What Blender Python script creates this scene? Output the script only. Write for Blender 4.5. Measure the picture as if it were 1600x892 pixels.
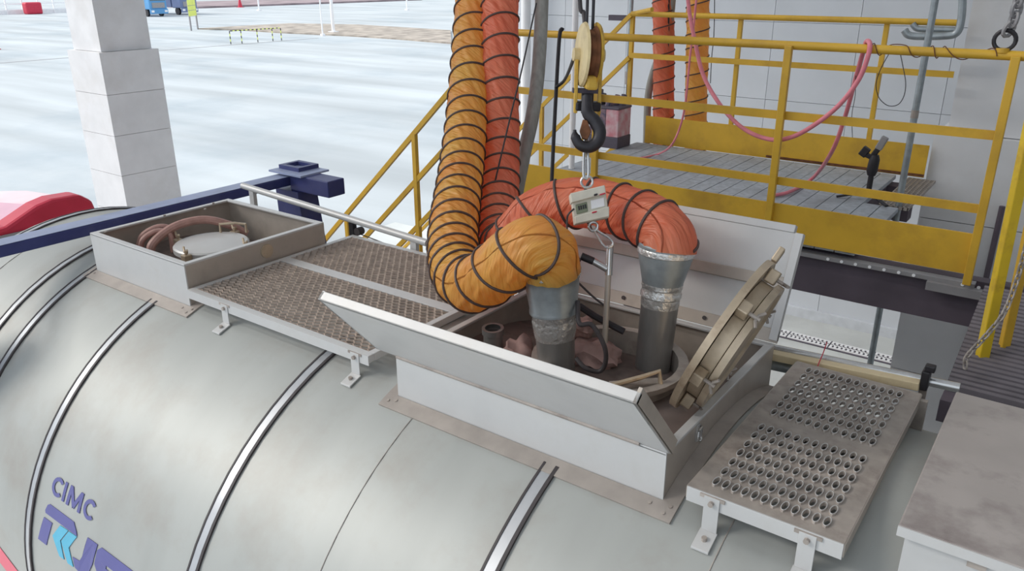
import bpy, bmesh, math, random
from mathutils import Vector as V, Matrix
random.seed(7)
for o in list(bpy.data.objects): bpy.data.objects.remove(o)
scene = bpy.context.scene
COL = scene.collection
PI = math.pi

# ------------------------------------------------------------------ camera
CAM = V((0.46059, -2.22546, 1.33723)); FOC = 1247.17; IW, IH = 1600, 892
PAN, TILT, ROLL = -0.631657, 0.370709, -0.0022726
FW = V((math.sin(PAN)*math.cos(TILT), math.cos(PAN)*math.cos(TILT), -math.sin(TILT)))
_r = V((math.cos(PAN), -math.sin(PAN), 0)); _u = _r.cross(FW)
RT = _r*math.cos(ROLL)+_u*math.sin(ROLL); UP = -_r*math.sin(ROLL)+_u*math.cos(ROLL)
cd = bpy.data.cameras.new('camera'); cam = bpy.data.objects.new('camera', cd); COL.objects.link(cam)
M = Matrix.Identity(4)
for i in range(3):
    M[i][0] = RT[i]; M[i][1] = UP[i]; M[i][2] = -FW[i]; M[i][3] = CAM[i]
cam.matrix_world = M
cd.sensor_width = 36; cd.lens = 36*FOC/IW; cd.clip_start = .05; cd.clip_end = 1000
scene.camera = cam
def ray(px, py): return RT*((px-IW/2)/FOC) - UP*((py-IH/2)/FOC) + FW
def at(px, py, t): return CAM + ray(px, py)*t                  # point at depth t
def aty(px, py, y): v = ray(px, py); return CAM + v*((y-CAM.y)/v.y)
def atz(px, py, z): v = ray(px, py); return CAM + v*((z-CAM.z)/v.z)
def atx(px, py, x): v = ray(px, py); return CAM + v*((x-CAM.x)/v.x)

# ------------------------------------------------------------------ world, exposure
w = bpy.data.worlds.new('overcast'); scene.world = w; w.use_nodes = True
wn = w.node_tree; bg = wn.nodes['Background']
bg.inputs[0].default_value = (.84, .92, 1, 1); bg.inputs[1].default_value = 1.2
sd = bpy.data.lights.new('hazy_sun', 'SUN'); sd.energy = 3.6; sd.angle = math.radians(25); sd.color = (1, .95, .88)
so = bpy.data.objects.new('hazy_sun', sd); COL.objects.link(so)
so.rotation_euler = V((.72, .46, -.64)).to_track_quat('-Z', 'Y').to_euler()
vs = scene.view_settings; vs.view_transform = 'Standard'; vs.look = 'None'; vs.gamma = 1
vs.use_curve_mapping = False; vs.exposure = 0.0

# ------------------------------------------------------------------ materials
def lin(c): return tuple(((x/255)/12.92 if x/255 <= .04045 else ((x/255+.055)/1.055)**2.4) for x in c)
MATS = {}
def mat(name, rgb, rough=.5, metal=0, var=.12, scale=6, bump=0, bscale=40, stretch=(1,1,1), rgb2=None, spec=.5, trans=0, dirt=None, dscale=2, damt=.5):
    m = bpy.data.materials.new(name); m.use_nodes = True; n = m.node_tree.nodes; L = m.node_tree.links
    b = n['Principled BSDF']; b.inputs['Roughness'].default_value = rough; b.inputs['Metallic'].default_value = metal
    b.inputs['Specular IOR Level'].default_value = spec
    tc = n.new('ShaderNodeTexCoord'); mp = n.new('ShaderNodeMapping'); mp.inputs['Scale'].default_value = stretch
    L.new(tc.outputs['Object'], mp.inputs['Vector'])
    nz = n.new('ShaderNodeTexNoise'); nz.inputs['Scale'].default_value = scale; nz.inputs['Detail'].default_value = 6
    L.new(mp.outputs[0], nz.inputs['Vector'])
    a = lin(rgb); c2 = lin(rgb2) if rgb2 else tuple(x*(1-var*1.6) for x in a); c1 = a if rgb2 else tuple(min(1, x*(1+var)) for x in a)
    rp = n.new('ShaderNodeValToRGB'); rp.color_ramp.elements[0].position = .32; rp.color_ramp.elements[1].position = .68
    rp.color_ramp.elements[0].color = (*c2, 1); rp.color_ramp.elements[1].color = (*c1, 1)
    L.new(nz.outputs['Fac'], rp.inputs['Fac']); out = rp.outputs[0]
    if dirt:
        n2 = n.new('ShaderNodeTexNoise'); n2.inputs['Scale'].default_value = dscale; n2.inputs['Detail'].default_value = 8; n2.inputs['Roughness'].default_value = .65
        L.new(tc.outputs['Object'], n2.inputs['Vector'])
        r2 = n.new('ShaderNodeValToRGB'); r2.color_ramp.elements[0].position = .5; r2.color_ramp.elements[1].position = .72
        r2.color_ramp.elements[0].color = (0,0,0,1); r2.color_ramp.elements[1].color = (damt,)*3+(1,)
        L.new(n2.outputs['Fac'], r2.inputs['Fac'])
        mx = n.new('ShaderNodeMix'); mx.data_type = 'RGBA'; L.new(r2.outputs[0], mx.inputs[0]); L.new(out, mx.inputs[6])
        mx.inputs[7].default_value = (*lin(dirt), 1); out = mx.outputs[2]
    L.new(out, b.inputs['Base Color'])
    if bump:
        nb = n.new('ShaderNodeTexNoise'); nb.inputs['Scale'].default_value = bscale; nb.inputs['Detail'].default_value = 4
        L.new(mp.outputs[0], nb.inputs['Vector'])
        bp = n.new('ShaderNodeBump'); bp.inputs['Strength'].default_value = bump; bp.inputs['Distance'].default_value = .01
        L.new(nb.outputs['Fac'], bp.inputs['Height']); L.new(bp.outputs[0], b.inputs['Normal'])
    if trans:
        tr = n.new('ShaderNodeBsdfTranslucent'); L.new(out, tr.inputs['Color']); ms = n.new('ShaderNodeMixShader')
        ms.inputs[0].default_value = trans; L.new(b.outputs[0], ms.inputs[1]); L.new(tr.outputs[0], ms.inputs[2])
        L.new(ms.outputs[0], n['Material Output'].inputs['Surface'])
    MATS[name] = m; return m
mat('yard', (180,186,190), .85, 0, .12, .16, stretch=(.35,2.6,1), dirt=(130,146,158), dscale=.07, damt=.6)
mat('bay_floor', (205,208,206), .35, 0, .1, .6, dirt=(150,150,150), dscale=.5, damt=.5)
mat('soil', (168,158,148), .95, 0, .25, .8, bump=.3, bscale=3)
mat('clad', (214,214,216), .55, 0, .04, 3, dirt=(190,186,182), dscale=.7, damt=.6)
mat('wall_tile', (206,210,216), .35, 0, .03, 2)
mat('grout', (203,207,213), .8, 0, .05, 8)
mat('wall_warm', (168,158,150), .8, 0, .05, 2)
mat('roof', (176,172,168), .6, 0, .08, 1)
mat('steel_shell', (164,166,163), .5, .22, .045, 2.2, bump=.04, bscale=2.5, stretch=(2.2,.5,.5), dirt=(146,137,128), dscale=2.4, damt=.5)
mat('steel', (180,170,160), .42, .3, .06, 9, dirt=(150,140,130), dscale=6, damt=.55)
mat('steel_white', (200,199,198), .42, .22, .04, 5, dirt=(180,176,170), dscale=5, damt=.4)
mat('steel_bright', (200,200,200), .25, .8, .06, 20)
mat('steel_dirty', (168,158,150), .5, .15, .12, 14, dirt=(112,100,94), dscale=9, damt=.7)
mat('steel_tan', (196,178,154), .38, .45, .12, 18, dirt=(120,98,80), dscale=9, damt=.8)
mat('flange', (172,163,156), .5, .4, .08, 12)
mat('galv', (158,166,170), .42, .6, .1, 22)
mat('foil', (206,206,204), .25, .6, .1, 30, bump=.9, bscale=38)
mat('tube_grey', (142,140,138), .35, .45, .15, 16, stretch=(1,1,.25))
mat('mesh_brown', (158,142,130), .55, .1, .2, 30)
mat('rubber', (62,56,58), .6, 0, .1, 20)
mat('black', (38,35,40), .5, 0, .15, 30)
mat('iron', (58,56,60), .45, .5, .15, 30)
mat('rust', (120,78,52), .8, .2, .3, 25)
mat('blue_paint', (52,58,112), .45, 0, .08, 6, dirt=(80,84,120), dscale=4, damt=.5)
mat('blue_lit', (150,160,190), .5, 0, .08, 8)
mat('yellow_paint', (214,170,52), .45, 0, .06, 5, dirt=(170,130,50), dscale=3, damt=.6)
mat('yellow_bright', (226,190,40), .45, 0, .06, 5, dirt=(160,110,50), dscale=8, damt=.6)
mat('hook_yellow', (212,172,70), .5, 0, .1, 18, dirt=(120,80,50), dscale=14, damt=.8)
mat('hook_cream', (206,186,140), .5, 0, .08, 18, dirt=(160,130,90), dscale=14, damt=.6)
mat('deck', (168,174,182), .6, .0, .14, 24, dirt=(112,112,116), dscale=3, damt=.6)
mat('grime', (118,104,98), .7, .1, .25, 14, dirt=(80,68,66), dscale=7, damt=.8)
mat('band_steel', (176,178,182), .38, .45, .05, 12)
mat('slat_grey', (118,112,118), .6, 0, .1, 10)
mat('beam_dark', (92,82,92), .7, 0, .1, 5)
mat('duct_yellow', (252,206,108), .33, 0, .08, 5, trans=.5, rgb2=(250,176,96))  # noise mixes the lit yellow with the orange of its shaded parts
mat('duct_orange', (252,160,124), .33, 0, .08, 5, trans=.5, rgb2=(250,140,106))
mat('duct_wire', (78,62,58), .55, 0, .1, 30)
mat('hose_grey', (150,148,142), .6, 0, .12, 40, stretch=(1,1,.15))
mat('hose_pink', (226,130,142), .4, 0, .06, 20)
mat('hose_brown', (172,132,122), .5, 0, .12, 20)
mat('rag', (168,138,132), .9, 0, .15, 14, bump=.6, bscale=22)
mat('ivory', (208,204,190), .5, 0, .05, 30)
mat('red', (196,44,70), .45, 0, .06, 5)
mat('cab_lit', (238,214,222), .4, 0, .03, 4)
mat('cab_pink', (226,176,196), .4, 0, .04, 4)
mat('logo_blue', (88,88,146), .5, 0, .03, 8)
mat('logo_cyan', (84,170,200), .5, 0, .03, 8)
mat('logo_red', (214,96,116), .5, 0, .03, 8)
mat('truck_blue', (88,150,200), .4, 0, .06, 1)
mat('truck_navy', (110,124,160), .4, 0, .06, 1)
mat('glass_dark', (90,104,110), .15, 0, .05, 2)
mat('sign_yellow', (220,232,110), .6, 0, .05, 2)
mat('white_paint', (240,240,242), .5, 0, .03, 3)
mat('far_brown', (150,134,138), .9, 0, .2, .3)
mat('cream_beam', (214,196,160), .5, 0, .05, 8, dirt=(170,150,120), dscale=6, damt=.5)
mat('print', (150,120,124), .7, 0, .5, 26, rgb2=(60,70,96))
mat('printpink', (206,186,190), .7, 0, .3, 12, rgb2=(196,110,120))
mat('bin_dark', (84,78,90), .6, 0, .1, 10)
mat('lcd', (120,128,104), .3, 0, .03, 8)
mat('grey_plain', (150,148,150), .5, .2, .05, 8)
mat('box_top', (172,164,160), .5, .1, .06, 5, dirt=(120,108,106), dscale=4, damt=.8)

for nm in ('duct_yellow','duct_orange'):                 # twisted pleats of the fabric: relief along the sleeve
    m_ = MATS[nm]; n = m_.node_tree.nodes; L = m_.node_tree.links
    uv = n.new('ShaderNodeUVMap'); sp = n.new('ShaderNodeSeparateXYZ'); L.new(uv.outputs[0], sp.inputs[0])
    ma = n.new('ShaderNodeMath'); ma.operation = 'MULTIPLY_ADD'; ma.inputs[1].default_value = 15; L.new(sp.outputs[0], ma.inputs[0])
    mb = n.new('ShaderNodeMath'); mb.operation = 'MULTIPLY'; mb.inputs[1].default_value = 3.2; L.new(sp.outputs[1], mb.inputs[0]); L.new(mb.outputs[0], ma.inputs[2])
    mc = n.new('ShaderNodeMath'); mc.operation = 'MULTIPLY'; mc.inputs[1].default_value = .7; L.new(sp.outputs[1], mc.inputs[0])
    cx = n.new('ShaderNodeCombineXYZ'); L.new(ma.outputs[0], cx.inputs[0]); L.new(mc.outputs[0], cx.inputs[1])
    nz = n.new('ShaderNodeTexNoise'); nz.inputs['Scale'].default_value = 1.0; nz.inputs['Detail'].default_value = 3; L.new(cx.outputs[0], nz.inputs['Vector'])
    bp = n.new('ShaderNodeBump'); bp.inputs['Strength'].default_value = 1.0; bp.inputs['Distance'].default_value = .027
    L.new(nz.outputs['Fac'], bp.inputs['Height'])
    for q in n:
        if q.type in ('BSDF_PRINCIPLED','BSDF_TRANSLUCENT'): L.new(bp.outputs[0], q.inputs['Normal'])
# ------------------------------------------------------------------ mesh builder
LOC = {}
class MB:
    def __init__(s): s.v = []; s.f = []; s.uv = None
    def add(s, vs, fs):
        k = len(s.v); s.v += [V(p) for p in vs]; s.f += [tuple(i+k for i in q) for q in fs]; return s
    def hexa(s, p):                                   # 8 corners: bottom loop, top loop
        return s.add(p, [(3,2,1,0),(4,5,6,7),(0,1,5,4),(1,2,6,5),(2,3,7,6),(3,0,4,7)])
    def box(s, a, b):
        x0,y0,z0 = a; x1,y1,z1 = b
        x0,x1 = sorted((x0,x1)); y0,y1 = sorted((y0,y1)); z0,z1 = sorted((z0,z1))
        return s.hexa([(x0,y0,z0),(x1,y0,z0),(x1,y1,z0),(x0,y1,z0),(x0,y0,z1),(x1,y0,z1),(x1,y1,z1),(x0,y1,z1)])
    def slab(s, o, e1, e2, e3):                       # parallelepiped
        o,e1,e2,e3 = V(o),V(e1),V(e2),V(e3)
        if e1.cross(e2).dot(e3) < 0: e1, e2 = e2, e1
        return s.hexa([o,o+e1,o+e1+e2,o+e2,o+e3,o+e1+e3,o+e1+e2+e3,o+e2+e3])
    def bar(s, a, b, w, h, up=(0,0,1)):               # rectangular bar along a-b
        a,b = V(a),V(b); d = (b-a).normalized(); sd = d.cross(V(up)).normalized(); u = sd.cross(d)
        return s.slab(a-sd*w/2-u*h/2, sd*w, u*h, b-a)
    def prism(s, poly, ext):
        n = len(poly); e = V(ext); p = [V(q) for q in poly]
        nn = sum(((p[i]-p[0]).cross(p[(i+1)%n]-p[0]) for i in range(n)), V())
        if nn.dot(e) < 0: p = p[::-1]
        return s.add(p+[q+e for q in p], [tuple(range(n))[::-1], tuple(range(n,2*n))]+[(i,(i+1)%n,n+(i+1)%n,n+i) for i in range(n)])
    def tube(s, path, r, n=10, caps=True, closed=False):
        P = [V(q) for q in path]; m = len(P); rs = r if hasattr(r,'__len__') else [r]*m
        T = [((P[(i+1)%m] if closed else P[min(i+1,m-1)])-(P[(i-1)%m] if closed else P[max(i-1,0)])).normalized() for i in range(m)]
        a = T[0].orthogonal().normalized(); k = len(s.v)
        for i in range(m):
            a = (a - T[i]*a.dot(T[i])).normalized(); b = T[i].cross(a)
            for j in range(n):
                t = 2*PI*j/n; s.v.append(P[i]+(a*math.cos(t)+b*math.sin(t))*rs[i])
        for i in range(m if closed else m-1):
            i2 = (i+1)%m
            for j in range(n):
                j2 = (j+1)%n; s.f.append((k+i*n+j, k+i*n+j2, k+i2*n+j2, k+i2*n+j))
        if caps and not closed:
            s.f.append(tuple(k+j for j in range(n))[::-1]); s.f.append(tuple(k+(m-1)*n+j for j in range(n)))
        return s
    def cyl(s, a, b, r0, r1=None, n=16): return s.tube([a,b],[r0, r0 if r1 is None else r1], n)
    def lathe(s, a, b, prof, n=32, wob=0):             # prof: (t along a-b, radius)
        a,b = V(a),V(b); d = b-a; T = d.normalized(); x = T.orthogonal().normalized(); y = T.cross(x); k = len(s.v); m = len(prof)
        for t,r in prof:
            for j in range(n):
                q = 2*PI*j/n; rr = r*(1+(random.uniform(-wob,wob) if wob else 0)); s.v.append(a+d*t+(x*math.cos(q)+y*math.sin(q))*rr)
        for i in range(m-1):
            for j in range(n):
                j2=(j+1)%n; s.f.append((k+i*n+j,k+i*n+j2,k+(i+1)*n+j2,k+(i+1)*n+j))
        return s
    def build(s, name, m, parent=None, smooth=True, bevel=0, angle=35, kind=None):
        root = parent
        while root is not None and root.parent is not None: root = root.parent
        if root is None:
            lo = V([min(v[i] for v in s.v) for i in range(3)]); hi = V([max(v[i] for v in s.v) for i in range(3)])
            off = (lo+hi)/2; off.z = lo.z
        else: off = LOC[root.name]
        me = bpy.data.meshes.new(name); me.from_pydata([tuple(v-off) for v in s.v], [], s.f); me.update()
        bm = bmesh.new(); bm.from_mesh(me); bmesh.ops.recalc_face_normals(bm, faces=bm.faces); bm.to_mesh(me); bm.free()
        if s.uv:
            ul = me.uv_layers.new(name='UVMap')
            for lp in me.loops: ul.data[lp.index].uv = s.uv[lp.vertex_index]
        if smooth:
            me.shade_smooth(); me.set_sharp_from_angle(angle=math.radians(angle))
        me.materials.append(MATS[m]); o = bpy.data.objects.new(name, me); COL.objects.link(o)
        if parent is None: o.location = off; LOC[o.name] = off
        else: o.parent = parent
        if bevel:
            bv = o.modifiers.new('bevel','BEVEL'); bv.width = bevel; bv.segments = 2; bv.limit_method = 'ANGLE'
        if kind: o['kind'] = kind
        return o
def tag(o, label, cat, group=None):
    o['label'] = label; o['category'] = cat
    if group: o['group'] = group
    return o
def thing(name, label, cat, loc, group=None):
    o = bpy.data.objects.new(name, None); COL.objects.link(o); o.location = V(loc); o.empty_display_size = .1
    LOC[o.name] = V(loc); return tag(o, label, cat, group)
def struct(o): o['kind'] = 'structure'; return o
def spline(pts, k=10):
    P = [V(p) for p in pts]; P = [P[0]*2-P[1]]+P+[P[-1]*2-P[-2]]; out = []
    for i in range(1, len(P)-2):
        a,b,c,d = P[i-1:i+3]
        for j in range(k):
            t = j/k; out.append(.5*((2*b)+(c-a)*t+(2*a-5*b+4*c-d)*t*t+(3*b-a-3*c+d)*t**3))
    out.append(P[-2]); return out

ZG = -3.7
# ================================================================== setting
struct(MB().box((-260,-160,ZG-.3),(60,260,ZG)).build('floor', 'yard', smooth=False))
g = MB().box((-11.5,-5,ZG),(12,9.8,ZG+.012)).build('trim_1', 'bay_floor', smooth=False); struct(g)
# roof that shades the bay (above the frame)
ceil = struct(MB().box((-13.4,-5.5,6.2),(13,-5.3,6.5)).build('ceiling','roof',smooth=False))
for k in range(6):                                        # roof sheets; unseen gaps added between them to brighten the tops below
    MB().box((-13.4,-5.3+k*2.6,6.2),(13,-5.3+k*2.6+(1.95 if k<5 else 2.5),6.3)).build('roof_sheet','roof',ceil,smooth=False)
# far wall with panels
wl = struct(MB().box((-8.4,9.83,ZG),(13,10.1,6.2)).build('wall_back','grout',smooth=False))
pm = None
for i in range(18):
    for k in range(9):
        x0 = -8.4+i*1.19; z0 = ZG+k*1.1
        if pm is None:
            po = MB().box((x0+.003,9.8,z0+.003),(x0+1.187,9.84,z0+1.097)).build('panel','wall_tile',wl,smooth=False); pm = po
        else:
            c = pm.copy(); COL.objects.link(c); c.parent = wl; c.location = V((i*1.19,0,k*1.1))
sk = MB().box((-8.4,9.74,ZG),(13,9.8,ZG+.16)).build('baseboard_back','grout',smooth=False); struct(sk)
struct(MB().box((12.8,-5,ZG),(13,9.8,6.2)).build('wall_right','grout',smooth=False))

struct(MB().box((5,-5.5,ZG),(13,-5.3,6.2)).build('wall_light_block','wall_warm',smooth=False))  # unseen wall added to cut the light from the camera side
def pillar(name, x0, y0):
    root = struct(MB().box((x0+.1,y0+.1,ZG),(x0+.9,y0+.9,5.2)).build(name,'grout',smooth=False))
    off = LOC[root.name]
    for k in range(6):                                    # lower, thicker cladding courses
        z0 = ZG+k*.654; MB().box((x0,y0,z0+.003),(x0+1,y0+1,z0+.651)).build('cladding_course','clad',root,smooth=False)
    for k in range(4):
        z0 = ZG+3.924+k*1.244; MB().box((x0+.075,y0+.075,z0+.003),(x0+.925,y0+.925,z0+1.241)).build('cladding_course','clad',root,smooth=False)
    return root
pillar('wall_left', -13.35, 4.4)
pr = pillar('wall_far', -.52, 4.5)
MB().cyl((.02,4.47,ZG),(.02,4.47,-.25),.02,n=8).build('conduit','beam_dark',pr)
# floor drain along the wall
dr = struct(MB().box((-4.5,8.82,ZG+.013),(3,9.12,ZG+.02)).build('trim_2','bin_dark',smooth=False))
cov = None
for i in range(12):
    x0 = -4.4+i*.6; m = MB(); 
    m.box((x0,8.86,ZG+.02),(x0+.58,8.885,ZG+.035)); m.box((x0,9.06,ZG+.02),(x0+.58,9.085,ZG+.035)); m.box((x0,8.965,ZG+.02),(x0+.58,8.985,ZG+.035))
    for j in range(10): m.box((x0+j*.0605,8.885,ZG+.02),(x0+j*.0605+.032,9.06,ZG+.035))
    m.build('drain_cover','white_paint',dr,smooth=False)
tag(MB().cyl((-7.88,9.6,ZG),(-7.88,9.6,5.2),.085,n=14).build('downpipe','white_paint'),'pale downpipe at the left end of the far wall','pipe')

# ================================================================== yard
def curb_poly(pts, h, name, m): 
    return MB().prism([(x,y,ZG) for x,y in pts],(0,0,h)).build(name,m,smooth=False)
soil = curb_poly([(-74.9,47.3),(-74.6,58.4),(-66.3,61.1),(-51.9,59.4),(-41.9,47.7),(-48.7,48.7),(-54.9,49),(-63.3,48.3),(-69.5,48.6)],.12,'soil_island','soil')
tag(soil,'bare brown soil island in the pale concrete yard','soil')
st = curb_poly([(-124,80),(-124,135),(-150,150),(-150,80)],.3,'far_ground_strip','far_brown'); tag(st,'dark brown strip of ground along the top edge of the yard','soil')
tag(MB().box((-55.65,-20,ZG),(-55.45,46,ZG+.012)).build('yard_drain','grey_plain',smooth=False),'thin grey drain line across the pale yard beneath the barrier','drain')
def lamp_post(p, r, label, h=9):
    t = thing('lamp_post', label, 'pole', (p[0],p[1],ZG),'thin white poles in the yard')
    MB().tube([(p[0],p[1],ZG),(p[0],p[1],ZG+h)],[r,r*.7],10).build('pole','white_paint',t)
    MB().box((p[0]-r*2.2,p[1]-r*2.2,ZG),(p[0]+r*2.2,p[1]+r*2.2,ZG+.18)).build('base','white_paint',t,smooth=False)
lamp_post((-59.2,51.1),.16,'thicker white lamp post at the soil island')
lamp_post((-57.4,48.2),.07,'thinner white pole in front of the soil island',7)
lamp_post((-90,94),.12,'white pole nearest the yellow duct in the far yard')
lamp_post((-108,80),.12,'white pole behind the yellow sign board',8)
t = thing('sign_board','yellow notice board on two grey legs in the yard','sign',(-74.3,46.5,ZG))
for a in ((-73.7,45.7),(-75,47.3)): MB().box((a[0]-.06,a[1]-.06,ZG),(a[0]+.06,a[1]+.06,ZG+2.8)).build('leg','grey_plain',t,smooth=False)
for z0,z1 in ((1.35,1.85),(1.9,2.3),(2.35,2.85)):
    MB().bar((-73.55,45.6,ZG+(z0+z1)/2),(-75.05,47.4,ZG+(z0+z1)/2),.08,z1-z0).build('board','sign_yellow',t,smooth=False)
t = thing('barrier','striped low pipe barrier at the edge of the yard drain','barrier',(-56,40,ZG))
bp = [(-56.2,37.7),(-56,38.6),(-56.1,40.2),(-56.1,41.7),(-56,42.5)]
for q in bp:
    for k in range(5): MB().cyl((q[0],q[1],ZG+k*.2),(q[0],q[1],ZG+k*.2+.2),.035,n=8).build('post',('black','sign_yellow')[k%2],t)
for k in range(24):
    y0 = 37.7+k*.2; MB().cyl((-56.1,y0,ZG+1),(-56.1,y0+.2,ZG+1),.035,n=8).build('rail',('black','sign_yellow')[k%2],t)
def truck(x, y, col, label):
    t = thing('cargo_truck', label, 'truck', (x,y,ZG)); z = ZG
    MB().box((x-2.2,y-1.25,z+.9),(x,y+1.25,z+3.1)).build('cab',col,t,smooth=False,bevel=.12)
    MB().box((x-.02,y-1.1,z+2.0),(x+.03,y+1.1,z+2.85)).build('windscreen','glass_dark',t,smooth=False)
    MB().box((x-.1,y-1.25,z+.35),(x+.12,y+1.25,z+.95)).build('bumper',col,t,smooth=False)
    MB().box((x,y-.9,z+1.1),(x+.05,y+.9,z+1.75)).build('grille','grey_plain',t,smooth=False)
    for s in (-1,1):
        MB().box((x+.1,y+s*.95-.2,z+.55),(x+.15,y+s*.95+.2,z+.8)).build('headlamp','white_paint',t,smooth=False)
        MB().cyl((x-1.2,y+s*1.0-.15,z+.5),(x-1.2,y+s*1.0+.15,z+.5),.5,n=18).build('wheel','black',t)
    MB().box((x-9,y-1.25,z+1.0),(x-2.4,y+1.25,z+3.3)).build('cargo_body',col,t,smooth=False)
truck(-103.5,60.6,'truck_blue','light blue truck parked beside the pillar far off')
truck(-104.5,65.8,'truck_navy','greyish navy truck parked to the right of the light blue truck')
def cone(x,y,h,label):
    t = thing('traffic_cone',label,'cone',(x,y,ZG),'red cones in the yard')
    MB().box((x-h*.3,y-h*.3,ZG),(x+h*.3,y+h*.3,ZG+.06)).build('base','red',t,smooth=False)
    MB().tube([(x,y,ZG+.05),(x,y,ZG+h)],[h*.24,h*.05],14).build('body','red',t)
cone(-66.4,24.7,.9,'small red cone at the left edge of the photo')
cone(-122.5,87.2,1.6,'red cone on the brown strip behind the white lamp post')
t = thing('boundary_fence','long white boundary fence across the far left yard','fence',(-128,50,ZG))
for k in range(22):
    y = 30+k*2.2; MB().box((-128,y,ZG),(-127.8,y+.15,ZG+2.2)).build('post','white_paint',t,smooth=False)
for z in (.5,1.3,2.1): MB().box((-127.95,30,ZG+z),(-127.85,77,ZG+z+.12)).build('rail','white_paint',t,smooth=False)
MB().box((-128.1,30,ZG),(-128,77,ZG+.5)).build('plinth','white_paint',t,smooth=False)
tag(MB().box((-126.5,53.6,ZG),(-125.2,55.8,ZG+1.6)).build('water_barrier','red',smooth=False,bevel=.2),'red road barrier before the white fence far left','barrier')

# ================================================================== tractor cab behind the tank
t = thing('tractor_cab','red truck cab with pale roof beyond the tank end','truck',(-7.6,0,ZG))
prof = [(-1.2,-.78),(.1,-.66),(.45,-.62),(.72,-.5),(.86,-.47),(1.1,-.48),(1.2,-.56),(1.25,-.8)]
MB().prism([(-6.75,y,z) for y,z in prof]+[(-6.75,1.25,-1.6),(-6.75,-1.2,-1.6)],(-.22,0,0)).build('rear_fairing','red',t,smooth=False,bevel=.03)
MB().box((-6.74,.3,-.74),(-6.73,.62,-.68)).build('plate','grey_plain',t,smooth=False)
rf = [(-6.9,-1.15,-.72),(-6.9,.55,-.66),(-6.9,1.2,-.6),(-7.4,1.25,-.6),(-8.0,1.18,-.62),(-8.6,1.0,-.7),(-8.8,-.2,-.75),(-8.6,-1.15,-.8)]
MB().prism(rf,(0,0,-.25)).build('roof','cab_lit',t,smooth=False,bevel=.06)  # faded red roof, paled further for sunlight put into the colour
MB().prism([(-6.95,.5,-.62),(-6.95,.95,-.585),(-8.45,.55,-.66),(-8.5,.15,-.68)],(0,0,-.06)).build('roof_channel','cab_pink',t,smooth=False)
MB().box((-8.75,-1.2,-2.9),(-6.9,1.22,-.85)).build('body','red',t,smooth=False,bevel=.08)
for s in (-1,1):
    MB().cyl((-7.9,s*1.0-.2,ZG+.5),(-7.9,s*1.0+.2,ZG+.5),.5,n=20).build('wheel','black',t)

# ================================================================== tank container
R = 1.2
tank = thing('tank_container','stainless steel tank container with strap bands and blue end frame','tank',(-1,0,-R*2-.15))
def cyp(x, th, r=R): return V((x, -math.sin(th)*r, math.cos(th)*r-R))        # th from the top toward the camera
m = MB(); n = 96
prof = [(-4.95,.25),(-4.9,.55),(-4.8,.85),(-4.65,1.08),(-4.5,1.185),(-4.42,R),(-4.0,R),(-3.3,R),(-2.6,R),(-1.9,R),(-1.2,R),(-.5,R),(.2,R),(.9,R),(1.6,R),(2.4,R),(2.9,R),(3.0,1.17),(3.2,.9),(3.3,.4)]
m.lathe((0,0,-R),(1,0,-R),prof,n=n); m.build('shell','steel_shell',tank,angle=50)
def band(x, th0, th1, wd=.036, name='strap_band'):
    ns = 40; b = MB()
    def ribbon(x0,x1,r):
        k = len(b.v)
        for i in range(ns+1):
            th = th0+(th1-th0)*i/ns
            for (xx,rr) in ((x0,R-.004),(x0,r),(x1,r),(x1,R-.004)): b.v.append(cyp(xx,th,rr))
        for i in range(ns):
            for j in range(3): a = k+i*4+j; b.f.append((a,a+1,a+5,a+4))
        b.f.append((k,k+1,k+2,k+3)); e = k+ns*4; b.f.append((e+3,e+2,e+1,e))
    ribbon(x-wd/2,x+wd/2,R+.006); o = b.build(name,'band_steel',tank)
    b.v=[]; b.f=[]; ribbon(x-wd/2-.008,x-wd/2,R+.0085); b.build('rubber_edge','rubber',o)
    b.v=[]; b.f=[]; ribbon(x+wd/2,x+wd/2+.012,R+.0085); b.build('rubber_edge','rubber',o)
TH = lambda y: math.asin(-y/R)
band(-4.40,TH(.9),2.6); band(-3.778,TH(.9),2.6); band(-3.54,TH(-.30),2.6)
band(-2.925,TH(-.425),2.6); band(-1.80,TH(.5),2.6); band(-.69,TH(-.447),2.6)
band(.42,TH(-.47),2.6)
for x in (-4.2,-1.25,-.12,1.3):
    b = MB(); k0 = [cyp(x,th,R+.001) for th in [TH(-.3)+i*.06 for i in range(36)]]
    b.tube(k0,.0018,5); b.build('weld_seam','flange',tank)
# markings
def decal(pts, m, name='marking', dr=.0025):
    poly = []
    for i in range(len(pts)):
        (x0,t0),(x1,t1) = pts[i],pts[(i+1)%len(pts)]
        for j in range(3): poly.append((x0+(x1-x0)*j/3,t0+(t1-t0)*j/3))
    b = MB(); b.prism([cyp(x,th,R+.0005) for x,th in poly],cyp(0,sum(q[1] for q in poly)/len(poly),dr+R)-cyp(0,sum(q[1] for q in poly)/len(poly),R))
    return b.build(name,m,tank,smooth=False)
def arcC(cx, cy, rx, ry, wx, wy, a0=45, a1=315, n=14):
    o = [(cx+rx*math.cos(math.radians(a)),cy-ry*math.sin(math.radians(a))) for a in [a0+(a1-a0)*i/n for i in range(n+1)]]
    q = [(cx+(rx-wx)*math.cos(math.radians(a)),cy-(ry-wy)*math.sin(math.radians(a))) for a in [a1+(a0-a1)*i/n for i in range(n+1)]]
    k = len(o)
    b = MB(); P = [cyp(x,th,R+.003) for x,th in o+q]
    b.add(P,[(i,i+1,2*k-2-i,2*k-1-i) for i in range(k-1)]); return b.build('letter','logo_blue',tank,smooth=False)
arcC(-2.747,1.109,.046,.034,.02,.0135,42,318); arcC(-2.489,1.109,.046,.034,.02,.0135,42,318)
decal([(-2.702,1.0752),(-2.684,1.0752),(-2.682,1.142),(-2.70,1.142)],'logo_blue','letter')
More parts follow.
